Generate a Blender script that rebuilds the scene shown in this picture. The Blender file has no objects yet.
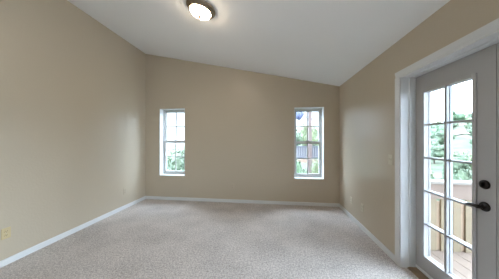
import bpy, bmesh, math, random
from mathutils import Vector, Matrix

S = bpy.context.scene
COL = S.collection

# ------------------------------------------------------------------ camera
H = 1.37                        # eye height
PAN = math.atan(21.5 / 182.0)   # optical axis turned a little left of the room axis
cd = bpy.data.cameras.new('camera')
cd.sensor_width = 36.0
cd.lens = 36.0 * 182.0 / 499.0
cd.clip_start = 0.02
cd.clip_end = 1000
cam = bpy.data.objects.new('camera', cd)
COL.objects.link(cam)
cam.location = (0, 0, H)
cam.rotation_euler = (math.radians(90), 0, PAN)
S.camera = cam

# ------------------------------------------------------------------ sky, sun, exposure
W = bpy.data.worlds.new('sky')
S.world = W
W.use_nodes = True
bg = W.node_tree.nodes['Background']
bg.inputs['Color'].default_value = (0.69, 0.85, 1.02, 1)
# uneven sky, shaped to balance the room light: brightest overhead and to the east (+x), dimmer to the north (+y) and south (-y)
_n, _l = W.node_tree.nodes, W.node_tree.links
_tc = _n.new('ShaderNodeTexCoord')
_sx = _n.new('ShaderNodeSeparateXYZ')
_mr = _n.new('ShaderNodeMapRange')
_mr.interpolation_type = 'SMOOTHSTEP'
_mr.inputs['From Min'].default_value = 0.50
_mr.inputs['From Max'].default_value = 0.84
_mr.inputs['To Min'].default_value = 17.5
_mr.inputs['To Max'].default_value = 1.5
_l.new(_tc.outputs['Generated'], _sx.inputs[0])
_l.new(_sx.outputs['Y'], _mr.inputs['Value'])
_m2 = _n.new('ShaderNodeMapRange')
_m2.interpolation_type = 'SMOOTHSTEP'
_m2.inputs['From Min'].default_value = -0.75
_m2.inputs['From Max'].default_value = 0.10
_m2.inputs['To Min'].default_value = 0.32
_m2.inputs['To Max'].default_value = 1.0
_l.new(_sx.outputs['Y'], _m2.inputs['Value'])
_mu = _n.new('ShaderNodeMath')
_mu.operation = 'MULTIPLY'
_l.new(_mr.outputs['Result'], _mu.inputs[0])
_l.new(_m2.outputs['Result'], _mu.inputs[1])
_l.new(_mu.outputs[0], bg.inputs['Strength'])

sd = bpy.data.lights.new('sun', 'SUN')
sd.energy = 4.2
sd.angle = math.radians(3)
sd.color = (1.0, 0.93, 0.82)
sun = bpy.data.objects.new('sun', sd)
COL.objects.link(sun)
sun.rotation_euler = Vector((0.06, 0.75, -0.85)).to_track_quat('-Z', 'Y').to_euler()

S.view_settings.view_transform = 'Standard'
S.view_settings.look = 'None'
S.view_settings.gamma = 1
S.view_settings.use_curve_mapping = False
S.view_settings.exposure = 1.26
S.cycles.use_denoising = True
S.cycles.max_bounces = 14
S.cycles.diffuse_bounces = 8
S.cycles.transparent_max_bounces = 16
S.cycles.sample_clamp_indirect = 6.0
LAMP_STRENGTH = 34.0

# room numbers (metres)
XL, XR = -2.88, 1.385           # inner faces of left and right wall
YB, YR = 3.895, -3.00           # back wall, rear wall (behind the camera)
ZL, ZR = 3.350, 2.452           # ceiling height at left and at right wall
T = 0.17                        # wall thickness
TB = 0.24                       # back wall thickness
def ceil_z(x):
    return ZL + (x - XL) * (ZR - ZL) / (XR - XL)
DY0, DY1, DZ = 0.715, 2.14, 2.045      # double-door opening in the right wall
DX = 1.525                             # plane of the door leaves
W1 = (-2.530, -1.925, 0.546, 2.072)    # windows in the back wall x0 x1 z0 z1
W2 = (0.485, 1.083, 0.546, 2.042)
RW = (-2.20, -0.70, 0.08, 2.16)         # unseen window added in the right wall for daylight: y0 y1 z0 z1

# sky portals in the openings (they give off no light of their own)
def portal(loc, size, rot):
    l = bpy.data.lights.new('sky_portal', 'AREA')
    l.shape = 'RECTANGLE'
    l.size, l.size_y = size
    l.cycles.is_portal = True
    o = bpy.data.objects.new('sky_portal', l)
    o.location = loc
    o.rotation_euler = rot
    COL.objects.link(o)
HP = math.pi / 2
portal((DX + 0.12, (DY0 + DY1) / 2, 1.03), (DZ, DY1 - DY0), (0, HP, 0))
portal(((W1[0] + W1[1]) / 2, YB + TB + 0.01, (W1[2] + W1[3]) / 2), (0.59, 1.53), (-HP, 0, 0))
portal(((W2[0] + W2[1]) / 2, YB + TB + 0.01, (W2[2] + W2[3]) / 2), (0.60, 1.59), (-HP, 0, 0))
portal((XR + T + 0.01, (RW[0] + RW[1]) / 2, (RW[2] + RW[3]) / 2), (RW[3] - RW[2], RW[1] - RW[0]), (0, HP, 0))


# ------------------------------------------------------------------ materials
def srgb(r, g, b):
    def f(c):
        c /= 255.0
        return c / 12.92 if c <= 0.04045 else ((c + 0.055) / 1.055) ** 2.4
    return (f(r), f(g), f(b), 1)

def mat(name, color, rough=0.6, metal=0.0, noise=None, bump=None, spec=0.5):
    """noise = (scale, amount of value change); bump = (scale, strength, distance)"""
    m = bpy.data.materials.new(name)
    m.use_nodes = True
    nt = m.node_tree
    b = nt.nodes['Principled BSDF']
    b.inputs['Base Color'].default_value = color if len(color) == 4 else (*color, 1)
    b.inputs['Roughness'].default_value = rough
    b.inputs['Metallic'].default_value = metal
    b.inputs['Specular IOR Level'].default_value = spec
    tc = nt.nodes.new('ShaderNodeTexCoord')
    if noise:
        n = nt.nodes.new('ShaderNodeTexNoise')
        n.inputs['Scale'].default_value = noise[0]
        n.inputs['Detail'].default_value = 4
        nt.links.new(tc.outputs['Object'], n.inputs['Vector'])
        r = nt.nodes.new('ShaderNodeValToRGB')
        c = color
        a = noise[1]
        r.color_ramp.elements[0].position = 0.3
        r.color_ramp.elements[1].position = 0.7
        r.color_ramp.elements[0].color = (c[0] * (1 - a), c[1] * (1 - a), c[2] * (1 - a), 1)
        r.color_ramp.elements[1].color = (c[0] * (1 + a), c[1] * (1 + a), c[2] * (1 + a), 1)
        nt.links.new(n.outputs['Fac'], r.inputs['Fac'])
        nt.links.new(r.outputs['Color'], b.inputs['Base Color'])
    if bump:
        n2 = nt.nodes.new('ShaderNodeTexNoise')
        n2.inputs['Scale'].default_value = bump[0]
        n2.inputs['Detail'].default_value = 3
        nt.links.new(tc.outputs['Object'], n2.inputs['Vector'])
        bp = nt.nodes.new('ShaderNodeBump')
        bp.inputs['Strength'].default_value = bump[1]
        bp.inputs['Distance'].default_value = bump[2]
        nt.links.new(n2.outputs['Fac'], bp.inputs['Height'])
        nt.links.new(bp.outputs['Normal'], b.inputs['Normal'])
    return m

M = {}
M['wall'] = mat('greige_wall_paint', (0.50, 0.428, 0.330), 0.34, noise=(1.2, 0.015), bump=(48, 0.38, 0.005), spec=0.6)
M['ceiling'] = mat('white_ceiling_paint', (0.86, 0.86, 0.865), 0.8, noise=(1.0, 0.01), bump=(70, 0.2, 0.004), spec=0.2)
M['trim'] = mat('white_trim_paint', (0.68,0.69,0.70), 0.38, noise=(3, 0.01))
M['door'] = mat('light_grey_door_paint', (0.40, 0.392, 0.39), 0.42, noise=(2, 0.012))
M['vinyl'] = mat('white_vinyl', (0.50, 0.50, 0.485), 0.35, noise=(4, 0.01))
M['track'] = mat('grey_window_track', (0.30, 0.30, 0.30), 0.5, noise=(8, 0.05))
M['bronze'] = mat('dark_bronze_metal', (0.035, 0.030, 0.028), 0.32, 0.8, noise=(30, 0.2))
M['pan'] = mat('brushed_bronze_pan', (0.30, 0.235, 0.17), 0.33, 0.9, noise=(25, 0.08))
M['almond'] = mat('almond_plastic', (0.56, 0.45, 0.26), 0.4, noise=(20, 0.03))
M['ivory'] = mat('ivory_plastic', (0.60, 0.55, 0.44), 0.4, noise=(20, 0.03))
M['slot'] = mat('dark_slot', (0.04, 0.035, 0.03), 0.6, noise=(20, 0.05))
M['screw'] = mat('steel_screw', (0.5, 0.48, 0.44), 0.35, 0.9, noise=(40, 0.05))
M['threshold'] = mat('oak_threshold', (0.27, 0.19, 0.12), 0.5, noise=(14, 0.2))
M['picket'] = mat('cream_stained_wood', (0.174, 0.132, 0.081), 0.7, noise=(6, 0.08), bump=(30, 0.2, 0.003))
M['rail'] = mat('faded_red_cedar', (0.157, 0.111, 0.087), 0.7, noise=(5, 0.10), bump=(30, 0.2, 0.003))
M['cap'] = mat('weathered_pale_wood', (0.17, 0.149, 0.128), 0.7, noise=(6, 0.08), bump=(30, 0.2, 0.003))
M['backboard'] = mat('tan_stained_wood', (0.289, 0.2, 0.136), 0.7, noise=(6, 0.1), bump=(30, 0.2, 0.003))
M['deck'] = mat('pinkish_deck_boards', (0.17, 0.123, 0.095), 0.75, noise=(4, 0.14), bump=(40, 0.3, 0.003))
M['dirt_side'] = mat('foundation_stucco', (0.248, 0.209, 0.165), 0.9, noise=(3, 0.1))
M['post'] = mat('reddish_timber', (0.065, 0.045, 0.042), 0.75, noise=(5, 0.12))
M['bluegrey'] = mat('blue_grey_painted_wood', (0.045, 0.05, 0.072), 0.7, noise=(4, 0.1))
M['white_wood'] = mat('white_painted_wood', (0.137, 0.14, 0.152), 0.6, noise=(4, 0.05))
M['blue_cloth'] = mat('blue_canvas', (0.05, 0.062, 0.116), 0.85, noise=(6, 0.1))
M['bark'] = mat('grey_brown_bark', (0.11, 0.083, 0.061), 0.9, noise=(8, 0.25))
M['leaf_a'] = mat('mid_green_leaves', (0.047, 0.083, 0.044), 0.7, noise=(1.6, 0.35))
M['leaf_b'] = mat('grey_green_leaves', (0.058, 0.085, 0.051), 0.7, noise=(1.6, 0.35))
M['leaf_c'] = mat('yellow_green_leaves', (0.072, 0.093, 0.043), 0.7, noise=(1.6, 0.35))
M['track_dirt'] = mat('pale_pink_earth', (0.075,0.062,0.054), 0.95, noise=(0.6, 0.1))

def carpet():
    m = bpy.data.materials.new('beige_cut_pile_carpet')
    m.use_nodes = True
    nt = m.node_tree
    N, L = nt.nodes, nt.links
    b = N['Principled BSDF']
    b.inputs['Roughness'].default_value = 0.95
    b.inputs['Specular IOR Level'].default_value = 0.1
    b.inputs['Sheen Weight'].default_value = 0.25
    b.inputs['Sheen Roughness'].default_value = 0.6
    tc = N.new('ShaderNodeTexCoord')
    fine = N.new('ShaderNodeTexNoise'); fine.inputs['Scale'].default_value = 120; fine.inputs['Detail'].default_value = 3
    mid = N.new('ShaderNodeTexNoise'); mid.inputs['Scale'].default_value = 48; mid.inputs['Detail'].default_value = 4
    big = N.new('ShaderNodeTexNoise'); big.inputs['Scale'].default_value = 2.4; big.inputs['Detail'].default_value = 3
    for n in (fine, mid, big):
        L.new(tc.outputs['Object'], n.inputs['Vector'])
    a1 = N.new('ShaderNodeMath'); a1.operation = 'MULTIPLY_ADD'; a1.inputs[1].default_value = 0.55
    L.new(fine.outputs['Fac'], a1.inputs[0])
    a2 = N.new('ShaderNodeMath'); a2.operation = 'MULTIPLY_ADD'; a2.inputs[1].default_value = 0.35
    L.new(mid.outputs['Fac'], a2.inputs[0])
    a3 = N.new('ShaderNodeMath'); a3.operation = 'MULTIPLY'; a3.inputs[1].default_value = 0.17
    L.new(big.outputs['Fac'], a3.inputs[0])
    L.new(a3.outputs[0], a2.inputs[2]); L.new(a2.outputs[0], a1.inputs[2])
    r = N.new('ShaderNodeValToRGB')
    r.color_ramp.elements[0].position = 0.43
    r.color_ramp.elements[0].color = (0.270, 0.234, 0.212, 1)
    r.color_ramp.elements[1].position = 0.66
    r.color_ramp.elements[1].color = (0.760, 0.685, 0.640, 1)
    L.new(a1.outputs[0], r.inputs['Fac'])
    L.new(r.outputs['Color'], b.inputs['Base Color'])
    bp = N.new('ShaderNodeBump'); bp.inputs['Strength'].default_value = 0.6; bp.inputs['Distance'].default_value = 0.012
    L.new(a1.outputs[0], bp.inputs['Height'])
    L.new(bp.outputs['Normal'], b.inputs['Normal'])
    return m
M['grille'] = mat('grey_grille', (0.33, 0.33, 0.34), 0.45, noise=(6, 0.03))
M['carpet'] = carpet()

def glass(name, tint):
    m = bpy.data.materials.new(name)
    m.use_nodes = True
    nt = m.node_tree
    N, L = nt.nodes, nt.links
    N.remove(N['Principled BSDF'])
    out = N['Material Output']
    tr = N.new('ShaderNodeBsdfTransparent'); tr.inputs['Color'].default_value = tint
    gl = N.new('ShaderNodeBsdfGlossy'); gl.inputs['Roughness'].default_value = 0.01
    fr = N.new('ShaderNodeFresnel'); fr.inputs['IOR'].default_value = 1.35
    mx = N.new('ShaderNodeMixShader')
    ge = N.new('ShaderNodeNewGeometry')
    inv = N.new('ShaderNodeMath'); inv.operation = 'SUBTRACT'; inv.inputs[0].default_value = 1.0
    ml = N.new('ShaderNodeMath'); ml.operation = 'MULTIPLY'
    L.new(ge.outputs['Backfacing'], inv.inputs[1])      # only the entering surface of a pane reflects
    L.new(inv.outputs[0], ml.inputs[0]); L.new(fr.outputs[0], ml.inputs[1])
    L.new(ml.outputs[0], mx.inputs[0]); L.new(tr.outputs[0], mx.inputs[1]); L.new(gl.outputs[0], mx.inputs[2])
    L.new(mx.outputs[0], out.inputs['Surface'])
    return m
M['glass'] = glass('clear_window_glass', (0.97, 0.985, 0.975, 1))
M['door_glass'] = glass('lightly_tinted_door_glass', (0.90, 0.91, 0.91, 1))
M['dimming_glass'] = glass('dimming_window_glass', (0.88, 0.885, 0.89, 1))  # slight tint added to dim the bright sky behind the panes

def lamp_glass():
    m = bpy.data.materials.new('lit_opal_glass')
    m.use_nodes = True
    b = m.node_tree.nodes['Principled BSDF']
    b.inputs['Base Color'].default_value = (0.9, 0.86, 0.78, 1)
    b.inputs['Roughness'].default_value = 0.3
    b.inputs['Emission Color'].default_value = (1.0, 0.82, 0.60, 1)
    b.inputs['Emission Strength'].default_value = LAMP_STRENGTH
    return m
M['lamp'] = lamp_glass()

def terrain_mat():
    m = bpy.data.materials.new('scrub_hillside')
    m.use_nodes = True
    nt = m.node_tree
    N, L = nt.nodes, nt.links
    b = N['Principled BSDF']
    b.inputs['Roughness'].default_value = 0.95
    tc = N.new('ShaderNodeTexCoord')
    n = N.new('ShaderNodeTexNoise'); n.inputs['Scale'].default_value = 0.35; n.inputs['Detail'].default_value = 6
    L.new(tc.outputs['Object'], n.inputs['Vector'])
    r = N.new('ShaderNodeValToRGB')
    r.color_ramp.elements[0].position = 0.42
    r.color_ramp.elements[0].color = (0.022, 0.034, 0.016, 1)
    r.color_ramp.elements[1].position = 0.66
    r.color_ramp.elements[1].color = (0.044, 0.041, 0.027, 1)
    e = r.color_ramp.elements.new(0.53)
    e.color = (0.030, 0.041, 0.020, 1)
    L.new(n.outputs['Fac'], r.inputs['Fac'])
    L.new(r.outputs['Color'], b.inputs['Base Color'])
    return m
M['terrain'] = terrain_mat()

# ------------------------------------------------------------------ mesh helpers
def bx(bm, x0, x1, y0, y1, z0, z1, bev=0.0):
    vs = [bm.verts.new(p) for p in ((x0, y0, z0), (x1, y0, z0), (x1, y1, z0), (x0, y1, z0),
                                    (x0, y0, z1), (x1, y0, z1), (x1, y1, z1), (x0, y1, z1))]
    fs = [bm.faces.new([vs[i] for i in f]) for f in ((3, 2, 1, 0), (4, 5, 6, 7), (0, 1, 5, 4), (1, 2, 6, 5), (2, 3, 7, 6), (3, 0, 4, 7))]
    if bev > 0:
        es = list({e for f in fs for e in f.edges})
        bmesh.ops.bevel(bm, geom=es, offset=bev, segments=2, profile=0.5, affect='EDGES')

def prism(bm, pts, vec):
    """closed polygon (list of 3-D points) swept along vec"""
    v = Vector(vec)
    a = [bm.verts.new(Vector(p)) for p in pts]
    b = [bm.verts.new(Vector(p) + v) for p in pts]
    n = len(pts)
    bm.faces.new(a[::-1]); bm.faces.new(b)
    for i in range(n):
        j = (i + 1) % n
        bm.faces.new((a[i], a[j], b[j], b[i]))

def lathe(bm, prof, mtx=Matrix(), seg=48):
    """profile of (radius, height) turned round local z"""
    rings = []
    for r, z in prof:
        if r < 1e-6:
            rings.append([bm.verts.new(mtx @ Vector((0, 0, z)))])
        else:
            rings.append([bm.verts.new(mtx @ Vector((r * math.cos(2 * math.pi * k / seg), r * math.sin(2 * math.pi * k / seg), z))) for k in range(seg)])
    for a, b in zip(rings[:-1], rings[1:]):
        for k in range(seg):
            l = (k + 1) % seg
            if len(a) == 1 and len(b) == 1: continue
            if len(a) == 1: bm.faces.new((a[0], b[k], b[l]))
            elif len(b) == 1: bm.faces.new((a[k], a[l], b[0]))
            else: bm.faces.new((a[k], a[l], b[l], b[k]))

def tube(bm, path, radii, seg=12):
    path = [Vector(p) for p in path]
    rings = []
    for i, p in enumerate(path):
        t = (path[min(i + 1, len(path) - 1)] - path[max(i - 1, 0)]).normalized()
        u = t.cross(Vector((0, 0, 1)))
        if u.length < 1e-3: u = t.cross(Vector((1, 0, 0)))
        u.normalize(); w = t.cross(u)
        r = radii[i] if isinstance(radii, (list, tuple)) else radii
        rings.append([bm.verts.new(p + r * (math.cos(2 * math.pi * k / seg) * u + math.sin(2 * math.pi * k / seg) * w)) for k in range(seg)])
    for a, b in zip(rings[:-1], rings[1:]):
        for k in range(seg):
            l = (k + 1) % seg
            bm.faces.new((a[k], a[l], b[l], b[k]))
    bm.faces.new(rings[0][::-1]); bm.faces.new(rings[-1])

def obj(name, bm, m, parent=None, smooth=False):
    bmesh.ops.recalc_face_normals(bm, faces=bm.faces)
    me = bpy.data.meshes.new(name)
    bm.to_mesh(me); bm.free()
    if smooth:
        for p in me.polygons: p.use_smooth = True
    me.materials.append(m)
    o = bpy.data.objects.new(name, me)
    COL.objects.link(o)
    if parent:
        o.parent = parent
    return o

def BM(): return bmesh.new()

def tag(o, label, cat, group=None, kind=None):
    o['label'] = label; o['category'] = cat
    if group: o['group'] = group
    if kind: o['kind'] = kind
    return o

def thing(name, label, cat, loc=(0, 0, 0), group=None, kind=None):
    o = bpy.data.objects.new(name, None)
    o.empty_display_size = 0.1
    o.location = loc
    COL.objects.link(o)
    return tag(o, label, cat, group, kind)

def struct(o, label, cat):
    return tag(o, label, cat, None, 'structure')

def copy_tree(o, parent=None):
    c = o.copy(); COL.objects.link(c)
    if parent: c.parent = parent
    for ch in list(o.children): copy_tree(ch, c)
    return c

# ------------------------------------------------------------------ room shell
bm = BM()
bx(bm, XL - T, XR + T, YR - T, YB + T, -0.12, 0.0)
struct(obj('floor', bm, M['carpet']), 'beige grey cut pile carpet covering the whole room', 'floor')

bm = BM()
x0, x1 = XL - T, XR + T
prism(bm, [(x0, YR - T, ceil_z(x0)), (x1, YR - T, ceil_z(x1)), (x1, YR - T, ceil_z(x1) + 0.15), (x0, YR - T, ceil_z(x0) + 0.15)], (0, YB - YR + T + TB, 0))
struct(obj('ceiling', bm, M['ceiling']), 'plain white ceiling sloping down from left to right', 'ceiling')

bm = BM()
xa, xb = XL - T - 0.4, XR + T + 1.15  # unseen overhang, widened on the right to hold back high sky light
prism(bm, [(xa, YR - T - 0.4, ceil_z(xa) + 0.155), (xb, YR - T - 0.4, ceil_z(xb) + 0.155), (xb, YR - T - 0.4, ceil_z(xb) + 0.30), (xa, YR - T - 0.4, ceil_z(xa) + 0.30)], (0, YB - YR + T + TB + 0.45, 0))
struct(obj('roof', bm, M['dirt_side']), 'sloping roof out of view, its eaves added to cut high sky light', 'roof')

def gable_wall(name, y0, y1, holes, label):
    """wall in the xz plane whose top follows the sloping ceiling"""
    bm = BM()
    xs = sorted({XL, XR} | {h[0] for h in holes} | {h[1] for h in holes})
    for a, b in zip(xs[:-1], xs[1:]):
        spans = [(0.0, None)]
        for h in holes:
            if h[0] <= a + 1e-6 and h[1] >= b - 1e-6:
                spans = [(0.0, h[2]), (h[3], None)]
        for s0, s1 in spans:
            pts = [(a, y0, s0), (b, y0, s0), (b, y0, ceil_z(b) if s1 is None else s1), (a, y0, ceil_z(a) if s1 is None else s1)]
            if s1 is not None and s1 - s0 < 1e-4: continue
            prism(bm, pts, (0, y1 - y0, 0))
    return struct(obj(name, bm, M['wall']), label, 'wall')

gable_wall('wall_back', YB, YB + TB, [W1, W2], 'far greige wall with two narrow windows in it')
gable_wall('wall_rear', YR - T, YR, [], 'plain greige wall behind the viewer')

bm = BM()
bx(bm, XL - T, XL, YR - T, YB + T, 0, ceil_z(XL))
# the little wedge above the left wall follows the slope
struct(obj('wall_left', bm, M['wall']), 'tall plain greige wall on the left', 'wall')
bm = BM()
zt = ceil_z(XR + T)
bx(bm, XR, XR + T, DY1, YB + T, 0, zt)
bx(bm, XR, XR + T, YR - T, RW[0], 0, zt)
bx(bm, XR, XR + T, RW[1], DY0, 0, zt)
bx(bm, XR, XR + T, RW[0], RW[1], 0, RW[2])
bx(bm, XR, XR + T, RW[0], RW[1], RW[3], zt)
bx(bm, XR, XR + T, DY0, DY1, DZ, zt)
for ya, yb in ((YR - T, YB + T),):
    prism(bm, [(XR, ya, zt), (XR + T, ya, zt), (XR, ya, ceil_z(XR))], (0, yb - ya, 0))
struct(obj('wall_right', bm, M['wall']), 'low greige wall on the right with the glazed double door', 'wall')

# baseboards: flat board with an eased top edge
BH, BT = 0.068, 0.013
def base(name, p0, p1, n, label):
    p0, p1, n = Vector(p0), Vector(p1), Vector(n)
    prof = [(0, 0), (BT, 0), (BT, BH - 0.008), (BT - 0.005, BH), (0, BH)]
    bm = BM()
    prism(bm, [p0 + n * a + Vector((0, 0, b)) for a, b in prof], p1 - p0)
    struct(obj(name, bm, M['trim']), label, 'baseboard')
base('baseboard_left', (XL, YR, 0), (XL, YB, 0), (1, 0, 0), 'white baseboard along the left wall')
base('baseboard_back', (XL + BT, YB, 0), (XR - BT, YB, 0), (0, -1, 0), 'white baseboard along the far wall')
base('baseboard_right', (XR, DY1 + 0.062, 0), (XR, YB, 0), (-1, 0, 0), 'white baseboard along the right wall')

# ------------------------------------------------------------------ door surround
CW, CT = 0.060, 0.018           # casing width and thickness
bm = BM()
def casing_prof(a0, a1):
    # (across, out) stepped colonial profile, a0 = opening side
    s = 1 if a1 > a0 else -1
    w = abs(a1 - a0)
    return [(a0, 0), (a0, 0.010), (a0 + s * 0.2 * w, 0.013), (a0 + s * 0.3 * w, 0.011), (a0 + s * 0.55 * w, 0.015), (a0 + s * 0.8 * w, CT), (a1, CT), (a1, 0)]
for y0, y1 in ((DY1, DY1 + CW), (DY0, DY0 - CW)):
    prism(bm, [(XR - o_, a, 0) for a, o_ in casing_prof(y0, y1)], (0, 0, DZ))
prism(bm, [(XR - o_, DY0 - CW, a) for a, o_ in casing_prof(DZ, DZ + CW)], (0, DY1 - DY0 + 2 * CW, 0))
struct(obj('trim_1', bm, M['trim']), 'white moulded casing around the double door opening', 'door casing')
bm = BM()
JT = 0.012
XE = XR + T
bx(bm, XR - 0.004, XE, DY1 - JT, DY1, 0, DZ)
bx(bm, XR - 0.004, XE, DY0, DY0 + JT, 0, DZ)
bx(bm, XR - 0.004, XE, DY0 + JT, DY1 - JT, DZ - JT, DZ)
# stops
bx(bm, 1.460, 1.522, DY1 - JT - 0.010, DY1 - JT, 0.018, DZ - JT)
bx(bm, 1.460, 1.522, DY0 + JT, DY0 + JT + 0.010, 0.018, DZ - JT)
bx(bm, 1.460, 1.522, DY0 + JT + 0.010, DY1 - JT - 0.010, DZ - JT - 0.010, DZ - JT)
struct(obj('trim_2', bm, M['trim']), 'white jamb and stop lining the double door opening', 'door jamb')
bm = BM()
prism(bm, [(1.445, DY0 + JT, 0.0), (1.60, DY0 + JT, 0.0), (1.60, DY0 + JT, 0.014), (1.48, DY0 + JT, 0.018), (1.455, DY0 + JT, 0.008)], (0, DY1 - DY0 - 2 * JT, 0))
struct(obj('trim_3', bm, M['threshold']), 'low brown threshold under the double door', 'threshold')

# ------------------------------------------------------------------ door leaves
def leaf(name, ya, yb, latch, label):
    """door leaf standing at DX between ya (hinge side) and yb (meeting side); latch = it carries the hardware"""
    s = 1 if ya > yb else -1          # +1: hinge at larger y
    lo, hi = min(ya, yb), max(ya, yb)
    root = thing(name, label, 'door', (DX + 0.022, (lo + hi) / 2, 0.022), kind='structure')
    off = -Vector(root.location)
    def P(n, bm, m, parent=root, smooth=False):
        bmesh.ops.translate(bm, verts=bm.verts, vec=off)
        return obj(n, bm, m, parent, smooth)
    z0, z1 = 0.022, DZ - JT - 0.004
    gz0, gz1 = 0.200, 1.846
    gl, gh = (hi - 0.108, lo + 0.137) if s > 0 else (lo + 0.108, hi - 0.137)
    g0, g1 = min(gl, gh), max(gl, gh)
    X0, X1 = DX, DX + 0.044
    bm = BM()
    bx(bm, X0, X1, lo, g0, z0, z1)
    bx(bm, X0, X1, g1, hi, z0, z1)
    bx(bm, X0, X1, g0, g1, z0, gz0)
    bx(bm, X0, X1, g0, g1, gz1, z1)
    bmesh.ops.remove_doubles(bm, verts=bm.verts, dist=1e-5)
    P('slab', bm, M['door'])
    # raised lite frame on both faces
    bm = BM()
    f = 0.022
    for xa, xb in ((X0 - 0.009, X0 + 0.004), (X1 - 0.004, X1 + 0.009)):
        bx(bm, xa, xb, g0 - f, g0 + 0.006, gz0 - f, gz1 + f, 0.003)
        bx(bm, xa, xb, g1 - 0.006, g1 + f, gz0 - f, gz1 + f, 0.003)
        bx(bm, xa, xb, g0 + 0.006, g1 - 0.006, gz0 - f, gz0 + 0.006, 0.003)
        bx(bm, xa, xb, g0 + 0.006, g1 - 0.006, gz1 - 0.006, gz1 + f, 0.003)
    fr = P('lite_frame', bm, M['door'])
    # plugs over the frame screws
    bm = BM()
    for zz in (0.25, 0.6, 1.0, 1.4, 1.8):
        for yy in (g0 - f / 2, g1 + f / 2):
            lathe(bm, [(0.0, 0.002), (0.0035, 0.0015), (0.004, 0.0)], Matrix.Translation((X0 - 0.009, yy, zz)) @ Matrix.Rotation(-HP, 4, 'Y'), 10)
    P('screw_plug', bm, M['vinyl'], fr)
    bm = BM()
    bx(bm, X0 + 0.019, X0 + 0.025, g0, g1, gz0, gz1)
    P('glass_pane', bm, M['door_glass'])
    # muntins: 2 columns x 5 rows, on both faces of the glass
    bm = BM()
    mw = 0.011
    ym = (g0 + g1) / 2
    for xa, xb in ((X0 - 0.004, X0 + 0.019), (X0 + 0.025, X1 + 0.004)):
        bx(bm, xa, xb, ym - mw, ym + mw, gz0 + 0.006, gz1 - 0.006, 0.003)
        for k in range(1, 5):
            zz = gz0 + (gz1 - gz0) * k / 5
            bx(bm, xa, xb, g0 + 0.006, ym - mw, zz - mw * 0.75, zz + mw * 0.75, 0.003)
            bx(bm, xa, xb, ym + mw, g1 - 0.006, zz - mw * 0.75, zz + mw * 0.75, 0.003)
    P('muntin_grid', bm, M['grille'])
    # sweep along the bottom
    bm = BM()
    bx(bm, X0 - 0.008, X0, lo + 0.004, hi - 0.004, 0.026, 0.055, 0.002)
    P('door_sweep', bm, M['trim'])
    if latch:
        R = Matrix.Rotation(-HP, 4, 'Y')     # local z points into the room
        yb_ = lo + 0.065 if s > 0 else hi - 0.065
        bm = BM()
        Mx = Matrix.Translation((X0, yb_, 1.047)) @ R
        lathe(bm, [(0.0, 0), (0.033, 0.0), (0.033, 0.006), (0.029, 0.012), (0.018, 0.015), (0.0, 0.015)], Mx, 32)
        d = P('deadbolt', bm, M['bronze'], smooth=False)
        bm = BM()
        bx(bm, X0 - 0.032, X0 - 0.014, yb_ - 0.005, yb_ + 0.005, 1.047 - 0.017, 1.047 + 0.017, 0.003)
        P('thumb_turn', bm, M['bronze'], d)
        bm = BM()
        zc = 0.888
        Mx = Matrix.Translation((X0, yb_, zc)) @ R
        lathe(bm, [(0.0, 0), (0.034, 0.0), (0.034, 0.005), (0.030, 0.011), (0.016, 0.014), (0.012, 0.020), (0.012, 0.044), (0.0, 0.046)], Mx, 32)
        h = P('door_handle', bm, M['bronze'])
        bm = BM()
        tube(bm, [(X0 - 0.040, yb_ - s * 0.008, zc), (X0 - 0.046, yb_ + s * 0.006, zc + 0.000), (X0 - 0.048, yb_ + s * 0.028, zc + 0.002),
                  (X0 - 0.047, yb_ + s * 0.052, zc + 0.000), (X0 - 0.045, yb_ + s * 0.074, zc - 0.008), (X0 - 0.042, yb_ + s * 0.084, zc - 0.014)],
             [0.013, 0.0135, 0.012, 0.011, 0.010, 0.007], 14)
        P('lever', bm, M['bronze'], h, True)
    return root
YM = 1.4275
leaf('door_1', DY1 - JT - 0.003, YM + 0.002, True, 'light grey door leaf with ten glass panes, dark lever and deadbolt')
l2 = leaf('door_2', DY0 + JT + 0.003, YM - 0.002, False, 'light grey glazed door leaf at the edge of the photo, without hardware')
# astragal strip that covers the gap, on the second leaf's outside
bm = BM()
bx(bm, DX + 0.044, DX + 0.056, YM - 0.02, YM + 0.02, 0.022, DZ - JT - 0.004)
bmesh.ops.translate(bm, verts=bm.verts, vec=-Vector(l2.location))
obj('astragal', bm, M['door'], l2)

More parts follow.
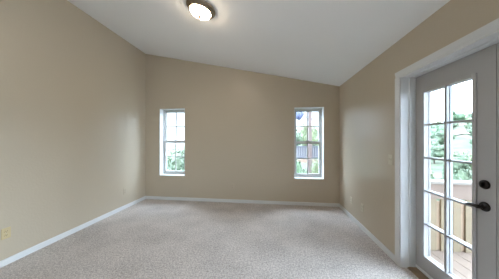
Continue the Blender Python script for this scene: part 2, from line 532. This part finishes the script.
# ------------------------------------------------------------------ windows (double hung, 2x2 over 2x2)
def window(name, w, label, dark_latch):
    x0, x1, z0, z1 = w
    root = thing(name, label, 'window', ((x0 + x1) / 2, YB, z0), kind='structure')
    off = -Vector(root.location)
    def P(n, bm, m, parent=root):
        bmesh.ops.translate(bm, verts=bm.verts, vec=off)
        return obj(n, bm, m, parent)
    RD = 0.135                   # reveal depth to the window frame
    k = 0.008
    ya, yb = YB - 0.002, YB + RD
    bm = BM()                    # white painted return, four sides
    bx(bm, x0, x0 + k, ya, yb, z0, z1)
    bx(bm, x1 - k, x1, ya, yb, z0, z1)
    bx(bm, x0 + k, x1 - k, ya, yb, z1 - k, z1)
    P('reveal', bm, M['trim'])
    bm = BM()
    bx(bm, x0 + k, x1 - k, ya - 0.004, yb, z0, z0 + 0.014, 0.002)
    P('sill', bm, M['trim'])
    fx0, fx1, fz0, fz1 = x0 + k, x1 - k, z0 + 0.014, z1 - k
    f = 0.028
    y0, y1 = YB + RD, YB + TB
    bm = BM()
    bx(bm, fx0, fx0 + f, y0, y1, fz0, fz1)
    bx(bm, fx1 - f, fx1, y0, y1, fz0, fz1)
    bx(bm, fx0 + f, fx1 - f, y0, y1, fz0, fz0 + 0.03)
    bx(bm, fx0 + f, fx1 - f, y0, y1, fz1 - 0.03, fz1)
    fr = P('window_frame', bm, M['vinyl'])
    zm = (fz0 + fz1) / 2 + 0.005
    bm = BM()
    for xa in (fx0 + f, fx1 - f - 0.006):
        bx(bm, xa, xa + 0.006, y0 + 0.002, y1 - 0.02, zm + 0.02, fz1 - 0.03)
    P('sash_track', bm, M['track'], fr)
    sx0, sx1 = fx0 + f + 0.001, fx1 - f - 0.001
    def sash(n, za, zb, yc, top_h, bot_h):
        st = 0.026
        bm = BM()
        bx(bm, sx0, sx0 + st, yc - 0.015, yc + 0.015, za, zb)
        bx(bm, sx1 - st, sx1, yc - 0.015, yc + 0.015, za, zb)
        bx(bm, sx0 + st, sx1 - st, yc - 0.015, yc + 0.015, za, za + bot_h)
        bx(bm, sx0 + st, sx1 - st, yc - 0.015, yc + 0.015, zb - top_h, zb)
        s = P(n, bm, M['vinyl'])
        gx0, gx1, ga, gb = sx0 + st, sx1 - st, za + bot_h, zb - top_h
        bm = BM()
        bx(bm, gx0, gx1, yc + 0.002, yc + 0.006, ga, gb)
        P('glass_pane', bm, M['dimming_glass'], s)
        bm = BM()
        xm, zz = (gx0 + gx1) / 2, (ga + gb) / 2
        bx(bm, xm - 0.011, xm + 0.011, yc - 0.006, yc + 0.002, ga, gb)
        bx(bm, gx0, xm - 0.011, yc - 0.006, yc + 0.002, zz - 0.010, zz + 0.010)
        bx(bm, xm + 0.011, gx1, yc - 0.006, yc + 0.002, zz - 0.010, zz + 0.010)
        P('muntin_grid', bm, M['vinyl'], s)
        return s
    sash('upper_sash', zm - 0.030, fz1 - 0.031, YB + RD + 0.057, 0.028, 0.058)
    lo = sash('lower_sash', fz0 + 0.031, zm + 0.030, YB + RD + 0.024, 0.058, 0.045)
    bm = BM()
    xm = (sx0 + sx1) / 2
    bx(bm, xm - 0.028, xm + 0.028, YB + RD + 0.010, YB + RD + 0.038, zm + 0.030, zm + 0.038, 0.002)
    tube(bm, [(xm - 0.014, YB + RD + 0.022, zm + 0.042), (xm + 0.005, YB + RD + 0.012, zm + 0.043), (xm + 0.026, YB + RD + 0.006, zm + 0.042)], [0.007, 0.006, 0.004], 10)
    P('sash_lock', bm, M['bronze'] if dark_latch else M['vinyl'], lo)
    if dark_latch:
        bm = BM()
        bx(bm, xm - 0.022, xm + 0.022, YB + RD + 0.003, YB + RD + 0.010, zm - 0.022, zm - 0.006, 0.003)
        P('finger_lift', bm, M['bronze'], lo)
    return root
window('window_1', W1, 'narrow white sash window on the left, greenery in its lower half', False)
window('window_2', W2, 'narrow white sash window on the right, timber post outside it', True)

# window out of view, added to let more daylight into the room
y0, y1, z0, z1 = RW
root = thing('added_window', 'added white window out of view in the right wall, for daylight', 'window', (XR, (y0 + y1) / 2, z0), kind='structure')
off = -Vector(root.location)
ym = (y0 + y1) / 2
bm = BM()
for a, b in ((y0, y0 + 0.06), (y1 - 0.06, y1), (ym - 0.04, ym + 0.04)):
    bx(bm, XR + 0.04, XR + 0.12, a, b, z0, z1)
for a, b in ((z0, z0 + 0.06), (z1 - 0.06, z1)):
    bx(bm, XR + 0.04, XR + 0.12, y0 + 0.06, ym - 0.04, a, b)
    bx(bm, XR + 0.04, XR + 0.12, ym + 0.04, y1 - 0.06, a, b)
bmesh.ops.translate(bm, verts=bm.verts, vec=off)
obj('window_frame', bm, M['vinyl'], root)
for a, b in ((y0 + 0.06, ym - 0.04), (ym + 0.04, y1 - 0.06)):
    bm = BM()
    bx(bm, XR + 0.077, XR + 0.083, a, b, z0 + 0.06, z1 - 0.06)
    bmesh.ops.translate(bm, verts=bm.verts, vec=off)
    obj('glass_pane', bm, M['glass'], root)

# ------------------------------------------------------------------ ceiling light
LX, LY = -0.815, 2.06
ROLL = math.atan((ZL - ZR) / (XR - XL))
lamp = thing('ceiling_light', 'round flush ceiling light with glowing white glass bowl and bronze rim', 'lamp', (LX, LY, ceil_z(LX)))
lamp.rotation_euler = (0, ROLL, 0)
bm = BM()
lathe(bm, [(0.0, 0.0), (0.166, 0.0), (0.170, -0.004), (0.170, -0.012), (0.160, -0.018), (0.156, -0.026), (0.148, -0.030), (0.142, -0.042), (0.130, -0.048), (0.122, -0.046), (0.0, -0.040)], seg=64)
obj('pan', bm, M['pan'], lamp, True)
bm = BM()
prof = [(0.121, -0.042)]
for i in range(1, 13):
    a = i / 12 * HP
    prof.append((0.121 * math.cos(a) if i < 12 else 0.0, -0.046 - 0.050 * math.sin(a)))
lathe(bm, prof, seg=64)
obj('glass_bowl', bm, M['lamp'], lamp, True)
bm = BM()
lathe(bm, [(0.0, -0.092), (0.022, -0.094), (0.023, -0.102), (0.014, -0.107), (0.016, -0.116), (0.010, -0.125), (0.0, -0.128)], seg=24)
obj('finial', bm, M['pan'], lamp, True)

# ------------------------------------------------------------------ outlets and switch
def outlet(m):
    """duplex outlet facing local -y, centre at the origin"""
    root = bpy.data.objects.new('wall_outlet', None)
    root.empty_display_size = 0.1
    COL.objects.link(root)
    bm = BM()
    bx(bm, -0.036, 0.036, -0.006, 0.0, -0.059, 0.059, 0.002)
    obj('cover_plate', bm, m, root)
    for dz in (0.021, -0.021):
        bm = BM()
        lathe(bm, [(0.0, 0.0095), (0.0165, 0.0095), (0.0175, 0.0085), (0.0175, 0.005)], Matrix.Translation((0, 0, dz)) @ Matrix.Rotation(HP, 4, 'X'), 24)
        r = obj('receptacle', bm, m, root)
        bm = BM()
        bx(bm, -0.0075, -0.0055, -0.0101, -0.0090, dz - 0.001, dz + 0.009)
        bx(bm, 0.0055, 0.0075, -0.0101, -0.0090, dz + 0.000, dz + 0.008)
        bx(bm, -0.0025, 0.0025, -0.0101, -0.0090, dz - 0.010, dz - 0.005)
        obj('slots', bm, M['slot'], r)
    bm = BM()
    lathe(bm, [(0.0, 0.0075), (0.003, 0.007), (0.0035, 0.005)], Matrix.Rotation(HP, 4, 'X'), 12)
    obj('screw', bm, M['screw'], root)
    return root
proto = {}
for loc, rz, m, label in (
        ((XL, 1.664, 0.345), HP, 'almond', 'almond yellow outlet low on the left wall at the photo edge'),
        ((XL, 3.30, 0.345), HP, 'wall', 'wall-coloured outlet on the left wall near the far corner'),
        ((-0.834, YB, 0.35), 0, 'wall', 'wall-coloured outlet low on the far wall between the windows'),
        ((XR, 3.34, 0.315), -HP, 'ivory', 'outlet on the right wall, the one nearer the far corner'),
        ((XR, 2.96, 0.330), -HP, 'ivory', 'outlet on the right wall, the one nearer the double door')):
    if m in proto:
        o = copy_tree(proto[m])
    else:
        o = proto[m] = outlet(M[m])
    o.location = loc
    o.rotation_euler = (0, 0, rz)
    tag(o, label, 'outlet', 'wall outlets')

sw = thing('light_switch', 'ivory toggle light switch on the right wall beside the door casing', 'switch', (XR, 2.297, 1.137))
sw.rotation_euler = (0, 0, -HP)
bm = BM()
bx(bm, -0.036, 0.036, -0.006, 0.0, -0.059, 0.059, 0.002)
obj('cover_plate', bm, M['ivory'], sw)
bm = BM()
prism(bm, [(-0.005, -0.006, -0.011), (-0.005, -0.006, 0.011), (-0.005, -0.018, 0.015), (-0.005, -0.019, 0.008)], (0.010, 0, 0))
obj('toggle', bm, M['ivory'], sw)
for dz in (0.030, -0.030):
    bm = BM()
    lathe(bm, [(0.0, 0.0075), (0.003, 0.007), (0.0035, 0.005)], Matrix.Translation((0, 0, dz)) @ Matrix.Rotation(HP, 4, 'X'), 12)
    obj('screw', bm, M['screw'], sw)

# ------------------------------------------------------------------ deck outside the double door
DKX0, DKX1, DKY0, DKY1, DKZ = XE + 0.002, 5.2, -2.4, 2.68, -0.045
bm = BM()
n = int((DKX1 - DKX0) / 0.145)
for i in range(n):
    a = DKX0 + i * 0.145
    bx(bm, a, a + 0.139, DKY0, DKY1, DKZ - 0.035, DKZ)
bx(bm, DKX0, DKX1 - 0.1, DKY0 + 0.1, DKY1 - 0.05, DKZ - 0.06, DKZ - 0.036)
struct(obj('deck_floor', bm, M['deck']), 'wooden deck boards outside the double door', 'deck')

RY = 2.60
rail = thing('deck_railing', 'wooden deck railing of upright boards beyond the glass door', 'railing', (DKX0, RY, DKZ))
off = -Vector(rail.location)
def PR(nm, bm, m, parent=rail):
    bmesh.ops.translate(bm, verts=bm.verts, vec=off)
    return obj(nm, bm, m, parent)
RT = 0.845
bm = BM(); bx(bm, DKX0 + 0.01, DKX1, RY - 0.075, RY + 0.065, RT - 0.035, RT, 0.004); PR('cap_rail', bm, M['cap'])
bm = BM(); bx(bm, DKX0 + 0.01, DKX1, RY - 0.045, RY - 0.008, RT - 0.225, RT - 0.036, 0.003); PR('top_board', bm, M['rail'])
bm = BM(); bx(bm, DKX0 + 0.01, DKX1, RY + 0.011, RY + 0.032, DKZ + 0.06, DKZ + 0.15, 0.003); PR('bottom_rail', bm, M['rail'])
x = DKX0 + 0.03
i = 0
while x < DKX1 - 0.1:
    bm = BM(); bx(bm, x, x + 0.088, RY - 0.027, RY - 0.008, DKZ + 0.002, RT - 0.226, 0.003); PR('picket', bm, M['picket'])
    bm = BM(); bx(bm, x + 0.080, x + 0.149, RY - 0.007, RY + 0.010, DKZ + 0.002, RT - 0.25 - 0.012 * (i % 2), 0.003); PR('rear_picket', bm, M['backboard'])
    x += 0.138
    i += 1
for px in (DKX0 + 0.05, 3.35, DKX1 - 0.09):
    bm = BM(); bx(bm, px, px + 0.089, RY + 0.033, RY + 0.063, DKZ - 2.4, RT - 0.036, 0.004); PR('post', bm, M['rail'])

# ------------------------------------------------------------------ hillside
def smooth(a, b, t):
    t = max(0, min(1, (t - a) / (b - a)))
    return t * t * (3 - 2 * t)
def ground(x, y):
    r = math.hypot(x, y)
    az = math.degrees(math.atan2(x, y))
    top = -1.8 + 8.3 * smooth(-24, 4, az) - 0.6 * smooth(25, 45, az) + 1.0 * math.sin(az * 0.33) + 0.5 * math.sin(az * 0.9 + 1)
    low = -4.5
    d = smooth(3.5, 16, r)
    z = -2.4 * (1 - d) + low * d
    z += (top - low) * smooth(18, 105, r)
    z += 0.25 * math.sin(x * 0.31) * math.cos(y * 0.27) * smooth(8, 20, r)
    z -= 8 * smooth(110, 170, r)
    return z
bm = BM()
A0, A1, NA = -75, 110, 130
rs = [4.6 + 165 * (k / 60) ** 1.6 for k in range(61)]
grid = []
for k, r in enumerate(rs):
    row = []
    for j in range(NA + 1):
        a = math.radians(A0 + (A1 - A0) * j / NA)
        x, y = r * math.sin(a), r * math.cos(a)
        row.append(bm.verts.new((x, y, ground(x, y))))
    grid.append(row)
for k in range(len(rs) - 1):
    for j in range(NA):
        bm.faces.new((grid[k][j], grid[k][j + 1], grid[k + 1][j + 1], grid[k + 1][j]))
struct(obj('hillside', bm, M['terrain'], smooth=True), 'scrubby green hillside outside the house', 'hill')

# pale earth track crossing the hillside
bm = BM()
prev = None
for j in range(61):
    a = math.radians(22 + 40 * j / 60)
    pr = []
    for r in (66 + 3 * math.sin(j * 0.2), 73 + 3 * math.sin(j * 0.2 + 0.4)):
        x, y = r * math.sin(a), r * math.cos(a)
        pr.append((x, y, ground(x, y) + 0.15))
    if prev:
        q = [bm.verts.new(p) for p in (prev[0], prev[1], pr[1], pr[0])]
        bm.faces.new(q)
    prev = pr
struct(obj('earth_track', bm, M['track_dirt']), 'pale earth track crossing the hillside', 'track')

# ------------------------------------------------------------------ trees and bushes
def crown_mesh(seed, n, flat=0.8, leaf=0.16):
    """unit crown: several leaf clusters of small folded leaves round a dense core"""
    rnd = random.Random(seed)
    bm = BM()
    cl = []
    for _ in range(9):
        a, u = rnd.uniform(0, 6.28), rnd.uniform(-0.45, 0.8)
        rr = rnd.uniform(0.25, 0.6)
        cl.append((Vector((rr * math.cos(a), rr * math.sin(a), u * flat)), rnd.uniform(0.32, 0.5)))
    cl.append((Vector((0, 0, 0)), 0.55))
    for c, r in cl:
        g = bmesh.ops.create_icosphere(bm, subdivisions=2, radius=r * 0.70, matrix=Matrix.Translation(c))
        for v in g['verts']:
            v.co += (v.co - c).normalized() * rnd.uniform(-0.10, 0.10) * r
    for _ in range(n):
        c, r = rnd.choice(cl)
        d = Vector((rnd.gauss(0, 1), rnd.gauss(0, 1), rnd.gauss(0, 1))).normalized()
        p = c + d * r * rnd.uniform(0.75, 1.12)
        t = d.cross(Vector((rnd.gauss(0, 1), rnd.gauss(0, 1), rnd.gauss(0, 1)))).normalized()
        b2 = (d.cross(t) + d * rnd.uniform(-0.6, 0.6)).normalized()
        s = leaf * rnd.uniform(0.6, 1.2)
        vs = [bm.verts.new(p + q) for q in (t * -s * 0.5, b2 * s * 0.28, t * s * 0.5, b2 * -s * 0.28)]
        bm.faces.new((vs[0], vs[1], vs[2])); bm.faces.new((vs[0], vs[2], vs[3]))
    me = bpy.data.meshes.new('crown')
    bm.to_mesh(me); bm.free()
    return me
def trunk_mesh(seed):
    rnd = random.Random(seed)
    bm = BM()
    top = Vector((rnd.uniform(-.1, .1), rnd.uniform(-.1, .1), -0.15))
    tube(bm, [(0, 0, -1.75), (0.02, 0.01, -1.2), (0.05, 0, -0.7), top], [0.10, 0.075, 0.065, 0.05], 8)
    for k in range(4):
        a = k * 1.57 + rnd.uniform(-.4, .4)
        tube(bm, [(0.03, 0, -0.85 + 0.08 * k), (0.2 * math.cos(a), 0.2 * math.sin(a), -0.45), (0.45 * math.cos(a), 0.45 * math.sin(a), 0.0)], [0.04, 0.03, 0.015], 6)
    me = bpy.data.meshes.new('trunk')
    bm.to_mesh(me); bm.free()
    return me
crowns = []
for mk, sd_ in (('leaf_a', 1), ('leaf_b', 2), ('leaf_c', 3)):
    me = crown_mesh(sd_, 2600, leaf=0.13)
    me.materials.append(M[mk])
    crowns.append(me)
trk = trunk_mesh(5)
trk.materials.append(M['bark'])
def tree(x, y, size, kind, label, group, tall=1.0, rot=0.0, lift=None, cat='tree', name='tree'):
    z = ground(x, y)
    t = thing(name, label, cat, (x, y, z), group)
    up = 1.7 if lift is None else lift
    t.scale = (size, size, size * tall)
    t.rotation_euler = (0, 0, rot)
    for nm, me in (('trunk', trk), ('crown', crowns[kind])):
        o = bpy.data.objects.new(nm, me)
        COL.objects.link(o)
        o.parent = t
        o.location = (0, 0, up)
    return t
def at(px, d):
    """ground point seen at photo column px, d metres ahead"""
    u = (px - 249.5) / 182.0
    c, s = math.cos(PAN), math.sin(PAN)
    return (d * (u * c - s), d * (u * s + c))
KN = ('mid green', 'grey green', 'yellow green')
rnd = random.Random(11)
# through the left window: trees just below the eye line
for px, d, sz, k, tl, lb in (
        (180, 9.5, 1.15, 1, 1.46, 'grey green tree nearest outside the left window, at its right side'),
        (167, 13.5, 1.45, 0, 1.24, 'mid green tree at the left side of the left window'),
        (177, 20.0, 1.6, 2, 1.12, 'yellow green tree farthest back outside the left window'),
        (190, 15.5, 1.5, 0, 1.20, 'mid green tree mostly hidden by the right edge of the left window')):
    x, y = at(px, d)
    tree(x, y, sz, k, lb, 'trees outside the left window', tl, rnd.uniform(0, 6))
# through the right window
for px, d, sz, k, tl, lb in (
        (298, 8.6, 0.62, 0, 2.3, 'slim mid green tree low outside the right window, left of the timber post'),
        (319, 8.8, 0.62, 2, 2.3, 'slim yellow green tree low outside the right window, right of the timber post'),
        (291, 22.0, 1.6, 1, 1.70, 'grey green tree beyond the neighbouring deck, left of the timber post'),
        (325, 22.0, 1.6, 2, 1.70, 'yellow green tree beyond the neighbouring deck, right of the timber post'),
        (308, 33.0, 2.0, 2, 1.50, 'yellow green tree beyond the neighbouring deck, behind the timber post')):
    x, y = at(px, d)
    tree(x, y, sz, k, lb, 'greenery outside the right window', tl, rnd.uniform(0, 6))
# through the double door: near canopy below the deck, then scattered trees up the slope
near = ((419, 12.6, 0.95, 2), (436, 8.2, 0.62, 0), (454, 12.8, 0.95, 1), (471, 8.0, 0.62, 0), (489, 12.4, 0.95, 2))
pos = ('leftmost', 'second from the left', 'third from the left', 'fourth from the left', 'rightmost')
placed = []
for (px, d, sz, k), ps in zip(near, pos):
    x, y = at(px, d)
    placed.append((x, y, sz))
    tree(x, y, sz, k, '%s tree close behind the deck railing, %s of that row' % (KN[k], ps), 'trees behind the deck railing', 2.3 if d < 10 else 1.9, rnd.uniform(0, 6))
for dd, sz in ((13, 1.3), (17, 1.5), (22, 1.7), (28, 1.9), (35, 2.0), (43, 2.2), (52, 2.3), (80, 2.4), (95, 2.4)):
    for _ in range(60):
        px = rnd.uniform(416, 496)
        x, y = at(px, dd * rnd.uniform(0.92, 1.08))
        s_ = sz * rnd.uniform(0.75, 1.1)
        if any(math.hypot(x - q[0], y - q[1]) < 1.3 * (s_ + q[2]) for q in placed): continue
        placed.append((x, y, s_))
        k = rnd.randrange(3)
        tree(x, y, s_, k, '%s tree on the slope seen through the double door' % KN[k], 'scattered trees on the slope', rnd.uniform(0.85, 1.1), rnd.uniform(0, 6), 1.05)

# ------------------------------------------------------------------ neighbouring deck seen through the right window
NX0, NX1, NYd = 0.6, 5.0, 12.4
nd = thing('neighbouring_deck', 'raised reddish wooden deck outside the right window', 'deck', (NX0, NYd, ground(2.5, 12.4)))
off = -Vector(nd.location)
def PN(nm, bm, m, parent=nd):
    bmesh.ops.translate(bm, verts=bm.verts, vec=off)
    return obj(nm, bm, m, parent)
gz = ground(2.5, 12.4)
bm = BM(); bx(bm, NX0, NX1, NYd - 0.02, NYd + 2.6, 0.02, 0.06); PN('deck_boards', bm, M['rail'])
bm = BM(); bx(bm, NX0, NX1, NYd - 0.06, NYd - 0.021, -0.16, 0.06); PN('fascia', bm, M['rail'])
PX, PY = 2.52, NYd - 0.26
bm = BM(); bx(bm, PX - 0.10, PX + 0.10, PY, PY + 0.19, gz - 0.2, 3.30, 0.01); PN('post', bm, M['post'])
for px in (NX1 - 0.3,):
    bm = BM(); bx(bm, px - 0.10, px + 0.10, PY, PY + 0.19, gz - 0.2, 3.30, 0.01); PN('post', bm, M['post'])
bm = BM(); bx(bm, NX0, NX1, PY - 0.02, PY + 0.21, 3.302, 3.52, 0.01); PN('beam', bm, M['bluegrey'])
for s in (-1, 1):
    bm = BM()
    prism(bm, [(PX + s * 0.10, PY + 0.04, 2.55), (PX + s * 0.10, PY + 0.04, 2.72), (PX + s * 0.52, PY + 0.04, 3.30), (PX + s * 0.64, PY + 0.04, 3.30)], (0, 0.1, 0))
    PN('brace', bm, M['white_wood'])
bm = BM(); bx(bm, NX0, NX1, NYd - 0.01, NYd + 0.07, 0.86, 0.93, 0.004); rl = PN('handrail', bm, M['bluegrey'])
bm = BM(); bx(bm, NX0, NX1, NYd + 0.005, NYd + 0.055, 0.16, 0.22, 0.004); PN('bottom_rail', bm, M['bluegrey'])
bm = BM(); bx(bm, NX0, NX1, NYd + 0.072, NYd + 0.086, 0.10, 0.88); PN('screen_panel', bm, M['bluegrey'])
x = NX0 + 0.05
while x < NX1 - 0.05:
    bm = BM(); bx(bm, x, x + 0.055, NYd + 0.01, NYd + 0.05, 0.221, 0.859); PN('baluster', bm, M['white_wood'])
    x += 0.15
# blue canvas hanging in soft folds below the beam
bm = BM()
for sgn in (0,):
    pts_f, pts_b = [], []
    cols = 18
    for j in range(cols + 1):
        t = j / cols
        x = 1.56 + 0.52 * t
        y = PY - 0.08 + 0.035 * math.sin(t * 18)
        zb = 2.62 + 0.35 * (2 * t - 1) ** 2 * (0.5 if t < 0.5 else 1)
        pts_f.append((bm.verts.new((x, y, 3.30)), bm.verts.new((x, y, zb))))
        pts_b.append((bm.verts.new((x, y + 0.015, 3.30)), bm.verts.new((x, y + 0.015, zb))))
    for j in range(cols):
        bm.faces.new((pts_f[j][0], pts_f[j][1], pts_f[j + 1][1], pts_f[j + 1][0]))
        bm.faces.new((pts_b[j][0], pts_b[j + 1][0], pts_b[j + 1][1], pts_b[j][1]))
        bm.faces.new((pts_f[j][1], pts_b[j][1], pts_b[j + 1][1], pts_f[j + 1][1]))
        bm.faces.new((pts_f[j][0], pts_f[j + 1][0], pts_b[j + 1][0], pts_b[j][0]))
tag(obj('canvas_awning', bm, M['blue_cloth'], smooth=True), 'blue canvas hanging at the top left of the right window view', 'awning')
